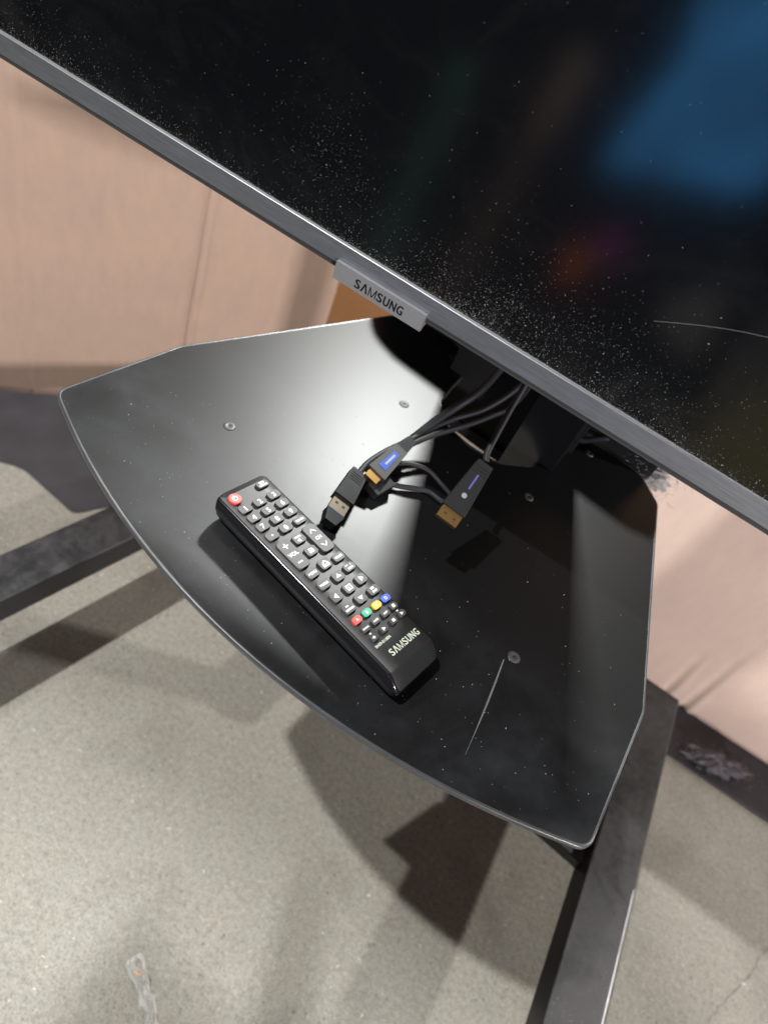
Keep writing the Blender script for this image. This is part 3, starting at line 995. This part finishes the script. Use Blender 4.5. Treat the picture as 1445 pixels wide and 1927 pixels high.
cpart(us, 'plug_tongue', bm_, 'tongue_blue')
bm_, _ = oriented_prism(Vector(B) + d * 13.0, Vector(B) + d * 22, 13.0, 8.0, 7.0, UPU, 1.2)
cpart(us, 'plug_cap', bm_, 'plug_plastic')

# second plug with the blue band, next to the usb plug
hd = empty('adapter_cable', (-0.024, 0.110, 0.0), label='black cable whose grey plug has a blue band', cat='cable')
cpart(hd, 'cord', tube_bm([(-25, 141, 15), (-23, 152, 17), (-17, 172, 20), (-7, 196, 24), (2, 212, 32), (10, 228, 42), (13, 226, 70), (4, 215, 110), (0, 220, 170)], 2.2, 12, 8), 'cord_rubber', smooth=True)
A, B = (-25.5, 139, 14.5), (-23.5, 107, 11.5)
UPH = (0.25, 0.0, 1)
bm_, _ = oriented_prism(A, B, 10.5, 14.5, 8.5, UPH, 2.0, seg=3)
cpart(hd, 'plug_housing', bm_, 'plug_grey')
bm_, _ = oriented_prism((-25.2, 152, 17.0), (-25.5, 138, 14.4), 7, 10.5, 7.5, UPH, 2.0, seg=3)
cpart(hd, 'strain_relief', bm_, 'plug_plastic')
d = (Vector(B) - Vector(A)).normalized()
bm_, _ = oriented_prism(Vector(A) + d * 7, Vector(A) + d * 26, 4.6, 6.2, 0.5, UPH, 0.1, 4.25)
cpart(hd, 'blue_band', bm_, 'label_blue')
bm_, _ = oriented_prism(Vector(A) + d * 10, Vector(A) + d * 22, 1.6, 1.6, 0.2, UPH, 0, 4.58)
cpart(hd, 'printed_line', bm_, 'print_grey')
bm_, _ = oriented_prism(Vector(B) - d * 0.5, Vector(B) + d * 7.0, 10, 10, 4.4, UPH, 0.3, 1.0)
cpart(hd, 'plug_shell', bm_, 'gold')
bm_, _ = oriented_prism(Vector(B) - d * 9 + Vector((7, 0, -5)), Vector(B) + d * 8 + Vector((5, 0, -5.5)), 13, 10, 7, UPH, 1.5)
cpart(hd, 'plug_cap', bm_, 'plug_plastic')

# elastic strap looped round the plugs
stp = empty('cable_strap', (-0.010, 0.130, 0.0), label='thin black elastic strap looped beside the plugs', cat='strap')
cpart(stp, 'loop', tube_bm([(-24, 126, 10), (-14, 134, 15), (-2, 142, 14), (10, 146, 8), (20, 147, 4), (24, 143, 2.4), (18, 138, 2.4), (6, 137, 2.4), (-8, 124, 3), (-20, 112, 5)], 1.9, 10, 8, 0.8), 'cord_rubber', smooth=True)

# thick cable from the television to the plugs' bundle
tc = empty('television_cable', (-0.02, 0.19, 0.02), label='thick black cable running down from the television onto the shelf', cat='cable')
cpart(tc, 'cord', tube_bm([(-30, 148, 10), (-27, 160, 15), (-24, 180, 24), (-19, 196, 34), (-12, 206, 50), (-7, 208, 76), (-4, 206, 110), (-4, 200, 150)], 3.1, 14, 8), 'cord_rubber', smooth=True)
# loops of cable hanging behind the shelf's cut-out
lc = empty('hanging_cable', (0.05, 0.30, 0.0), label='black cable drooping behind the right rear of the shelf', cat='cable')
cpart(lc, 'cord', tube_bm([(30, 240, 90), (46, 262, 40), (60, 300, 8), (76, 330, 6), (96, 336, 14), (112, 334, 30), (118, 320, 70)], 2.6, 10, 8), 'cord_rubber', smooth=True)
cpart(lc, 'tag', box_bm(70, 78, 331, 336, 4, 16, 0.6), 'amber')

# ------------------------------------------------------------------ cardboard boxes
def carton(name, origin, ang, L, D, H, mat, label, creases=(), bulge=4.0):
    """origin = front-left foot (mm), ang = direction of the front's lower edge"""
    root = empty(name, (origin[0] * MM, origin[1] * MM, FZ * MM), (0, 0, ang), label, 'box')
    def panel(nm, w, h, place, crs=()):
        nx, nz = max(8, int(w / (4 if crs else 20))), max(8, int(h / 14))
        b_ = bmesh.new()
        grid = []
        for side_ in (0, 1):
            g = []
            for j in range(nz + 1):
                row = []
                for i in range(nx + 1):
                    u, v_ = w * i / nx, h * j / nz
                    y = 0.0
                    if side_ == 0:
                        y = -bulge * math.sin(math.pi * u / w) * math.sin(math.pi * min(1, v_ / h + 0.05)) + 0.7 * noise.noise(Vector((u * 0.008, v_ * 0.008, L)))
                        for (cu, amp, wd, sl, vmax) in crs:
                            amp = amp * max(0.0, 1 - v_ / vmax)
                            q = (u - cu - sl * (v_ - h / 2)) / wd
                            y += amp * math.exp(-q * q) - amp * 0.6 * math.exp(-(q - 1.7) ** 2)
                    else:
                        y = 5.0
                    row.append(b_.verts.new((u * MM, y * MM, v_ * MM)))
                g.append(row)
            grid.append(g)
        F, K = grid
        for j in range(nz):
            for i in range(nx):
                b_.faces.new((F[j][i], F[j][i + 1], F[j + 1][i + 1], F[j + 1][i]))
                b_.faces.new((K[j][i], K[j + 1][i], K[j + 1][i + 1], K[j][i + 1]))
        for j in range(nz):
            b_.faces.new((F[j][0], F[j + 1][0], K[j + 1][0], K[j][0]))
            b_.faces.new((F[j][nx], K[j][nx], K[j + 1][nx], F[j + 1][nx]))
        for i in range(nx):
            b_.faces.new((F[0][i], K[0][i], K[0][i + 1], F[0][i + 1]))
            b_.faces.new((F[nz][i], F[nz][i + 1], K[nz][i + 1], K[nz][i]))
        o = to_obj(nm, b_, mat, root, smooth=True)
        o.matrix_local = place
        return o
    T, R = Matrix.Translation, Matrix.Rotation
    panel('front_panel', L, H, T((0, 0, 0.001)), creases)
    panel('back_panel', L, H, T((L * MM, D * MM, 0.001)) @ R(math.pi, 4, 'Z'))
    panel('side_panel', D - 12, H, T((L * MM, 6 * MM, 0.001)) @ R(math.pi / 2, 4, 'Z'))
    panel('side_panel', D - 12, H, T((0, (D - 6) * MM, 0.001)) @ R(-math.pi / 2, 4, 'Z'))
    panel('top_flap', L, D / 2 - 2, T((0, 0, (H + 1.5) * MM)) @ R(-math.pi / 2, 4, 'X') @ Matrix.Diagonal((1, 1, 1, 1)) @ R(math.pi, 4, 'X') @ T((0, 0, -(D / 2 - 1) * MM)) )
    panel('top_flap', L, D / 2 - 2, T((0, (D / 2 + 1) * MM, (H + 1.5) * MM)) @ R(-math.pi / 2, 4, 'X') @ R(math.pi, 4, 'X') @ T((0, 0, -(D / 2 - 1) * MM)))
    return root
carton('cardboard_box', (-802, 246), math.atan2(70.0, 54.0), 585, 420, 580, 'cardboard_pink', 'large pinkish cardboard box with a vertical crease, behind the left of the shelf',
       creases=((62 + 290, 6.0, 4.2, 0.03, 1200), (62 + 46, 2.0, 4.5, 0.0, 1200), (62 + 425, 1.5, 14, 0.02, 1200)))
carton('cardboard_box', (126, 672), math.atan2(21.0, 162.0), 820, 380, 450, 'cardboard_pale', 'pale cardboard box right of the shelf, behind the stand leg',
       creases=((261, 5.0, 6, -0.11, 150), (308, 5.0, 6, -0.08, 200)), bulge=3)
carton('cardboard_box', (-1400, 890), 0.15, 1700, 420, 1240, 'cardboard_orange', 'orange-brown cardboard box farthest back, seen just above the shelf', bulge=3)

carton('cardboard_box', (1010, -420), -math.pi / 2, 600, 260, 440, 'cardboard_orange', 'low brown cardboard box added outside the right of the picture to shade the floor', bulge=2)  # unseen box added to keep the right lamp off the floor

# ------------------------------------------------------------------ dark floor sheets, lint, scrap
ml = prism_bm(round_poly([(-760, 120), (-600, 222), (-482, 222), (-380, 480), (-660, 720), (-900, 380)], [10, 60, 14, 20, 10, 10], 6), FZ + 0.5, FZ + 3.0, 0.6, 1)  # dark sheet standing in for the box's shade on the floor
tag(to_obj('dark_sheet', ml, 'floor_dark'), 'dark sheet standing in for shade on the floor below the large pinkish box', 'mat')
mr = prism_bm(round_poly([(330, 593), (469, 609), (635, 628), (1060, 680), (1060, 830), (330, 740)], 4, 3), FZ + 0.5, FZ + 3.0, 0.6, 1)  # flat dark strip along the foot of the pale box
tag(to_obj('dark_sheet', mr, 'floor_dark'), 'dark strip on the floor along the pale box, lint on it', 'mat')

def lint(name, center, size, label, mat, n_f=420, seed=1, th=0.28):
    rnd = random.Random(seed)
    b_ = bmesh.new()
    for i in range(n_f):
        p = Vector((rnd.gauss(0, size[0] * 0.30), rnd.gauss(0, size[1] * 0.24), abs(rnd.gauss(0, size[2] * 0.4)) + th))
        d_ = Vector((rnd.uniform(-1, 1), rnd.uniform(-1, 1), rnd.uniform(-0.5, 0.5))).normalized()
        e = Vector((rnd.uniform(-1, 1), rnd.uniform(-1, 1), rnd.uniform(-0.5, 0.5))).normalized()
        L_ = rnd.uniform(2, 8)
        q = [p, p + d_ * L_ * 0.5 + e * 0.8, p + d_ * L_ + e * rnd.uniform(-1.5, 1.5)]
        q = [Vector((a.x, a.y, max(a.z, th))) for a in q]
        tube_bm([tuple(a) for a in q], th, 4, 2, bm=b_)
    # woolly core
    c_ = bmesh.new()
    bmesh.ops.create_icosphere(c_, subdivisions=4, radius=1.0)
    for v in c_.verts:
        k_ = 1 + 0.55 * noise.noise(v.co * 2.1 + Vector((seed, 0, 0))) + 0.45 * noise.noise(v.co * 5.5) + 0.3 * noise.noise(v.co * 13)
        v.co = Vector((v.co.x * size[0] * 0.5 * k_, v.co.y * size[1] * 0.36 * k_, v.co.z * size[2] * 0.42 * k_ + size[2] * 0.3)) * MM
        v.co.z = max(v.co.z, 0.0001)
    me_ = bpy.data.meshes.new('tmp')
    c_.to_mesh(me_); c_.free()
    b_.from_mesh(me_)
    bpy.data.meshes.remove(me_)
    o = to_obj(name, b_, mat, loc=Vector(center) * MM)
    tag(o, label, 'lint')
    return o
l1 = lint('lint_clump', (525, 650, FZ + 3.1), (96, 42, 24), 'dark grey fluffy lint lying on the dark floor strip', 'lint_dark', 1100, 3)
l1.rotation_euler = (0, 0, 0.42)
l2 = lint('lint_clump', (118, 343, -16), (42, 30, 38), 'pale grey dust fluff on the right rear end of the stand', 'lint_grey', 1100, 5, 0.16)

# crumpled clear wrapper with an orange print
def wrapper():
    root = empty('plastic_wrapper', (44 * MM, -100 * MM, FZ * MM), (0, 0, -0.42), 'crumpled clear plastic wrapper with an orange mark on the floor', 'wrapper')
    b_ = bmesh.new()
    nx, ny = 22, 7
    g = []
    for i in range(nx + 1):
        row = []
        for j in range(ny + 1):
            x = -18 + 92 * i / nx
            w = 6.0 + 4.5 * noise.noise(Vector((i * 0.45, 5.0, 0))) + 3.0 * math.exp(-((i - 3.0) / 3.0) ** 2)
            y = 5.0 * noise.noise(Vector((i * 0.22, 9.0, 0))) + (j / ny - 0.5) * 2 * w * (1 + 0.25 * noise.noise(Vector((i * 0.6, 0, 2))))
            z = 0.8 + 7.5 * abs(noise.noise(Vector((i * 0.75, j * 1.1, 1.0)))) + 2.0 * math.exp(-((j / ny - 0.5) / 0.25) ** 2)
            row.append(b_.verts.new((x * MM, y * MM, z * MM)))
        g.append(row)
    for i in range(nx):
        for j in range(ny):
            b_.faces.new((g[i][j], g[i + 1][j], g[i + 1][j + 1], g[i][j + 1]))
    bmesh.ops.solidify(b_, geom=b_.faces[:], thickness=0.15 * MM)
    to_obj('film', b_, 'clear_film', root)
    to_obj('printed_mark', prism_bm(round_poly([(-7, -3), (-1, -1), (2, 2), (-2, 0.5), (-6, -1)], 0.6, 3), 5.6, 5.7), 'amber', root, rot=(0.1, 0.1, 0.3))
    return root
wrapper()

# ------------------------------------------------------------------ unseen things added behind the camera for the screen to mirror
b = bmesh.new()
nx = 60
A_, B_ = [], []
for i in range(nx + 1):
    x = -1700 + 2650 * i / nx
    y = -1020 - 18 * math.sin(i * 0.9)
    A_.append((x, y)); B_.append((x, y - 8))
backing = to_obj('dark_backing', prism_bm(A_ + list(reversed(B_)), FZ + 2, 430), 'backing_black')  # unseen black sheet added so the screen mirrors a dark ground
tag(backing, 'black backing added to darken what the screen mirrors', 'added backing')
bc = round_poly([(-30, -10), (238, 70), (262, 330), (-20, 300), (10, 190)], 12, 4)
def standing(name, pts, y, t, mat, label, cat):
    b_ = prism_bm(pts, -t / 2, t / 2, min(4, t * 0.2), 2)
    bmesh.ops.rotate(b_, verts=b_.verts, cent=(0, 0, 0), matrix=Matrix.Rotation(math.radians(90), 3, 'X'))
    o = to_obj(name, b_, mat, loc=(0, y * MM, 0))
    tag(o, label, cat)
    return o
standing('blue_glow_panel', bc, -960, 24, 'glow_blue', 'glowing blue panel added to be mirrored in the upper right of the screen', 'glow panel')  # self-lit panel added to colour the screen's reflection
standing('added_green_board', round_poly([(-395, FZ + 2), (-350, FZ + 2), (-300, 40), (-345, 40)], 3, 2), -965, 18, 'added_board_green', 'dim green board added to be mirrored left of the blue panel', 'board')
standing('added_brown_board', round_poly([(-235, FZ + 2), (-180, FZ + 2), (-110, 130), (-160, 130)], 3, 2), -972, 18, 'board_brown', 'dim brown board added to be mirrored between the green board and the blue panel', 'board')
standing('added_pale_sheet', round_poly([(88, FZ + 2), (150, FZ + 2), (142, -385), (100, -395)], 6, 3), -968, 6, 'bag_grey', 'pale sheet added to be mirrored just above the bezel, right of the badge', 'sheet')
standing('orange_glow_panel', round_poly([(10, -215), (45, -215), (52, -150), (5, -150)], 10, 4), -965, 30, 'glow_orange', 'glowing orange panel added to be mirrored below the blue one', 'orange glow panel')  # added glowing panel for an orange reflection
standing('purple_glow_panel', round_poly([(35, -140), (95, -150), (100, -95), (55, -85)], 12, 4), -965, 26, 'glow_magenta', 'dim glowing purple panel added to be mirrored beside the orange one', 'orange glow panel')  # added glowing panel for a purple reflection
standing('olive_sack', round_poly([(430, FZ + 2), (720, FZ + 2), (690, -250), (520, -190), (450, -260)], 40, 5), -965, 30, 'bag_olive', 'olive sack mirrored in the lower right corner of the screen', 'sack')
standing('added_grey_sack', round_poly([(215, -190), (330, -240), (320, -120), (270, -95)], 20, 5), -970, 26, 'bag_grey', 'grey sack added to be mirrored right of the orange panel', 'sack')
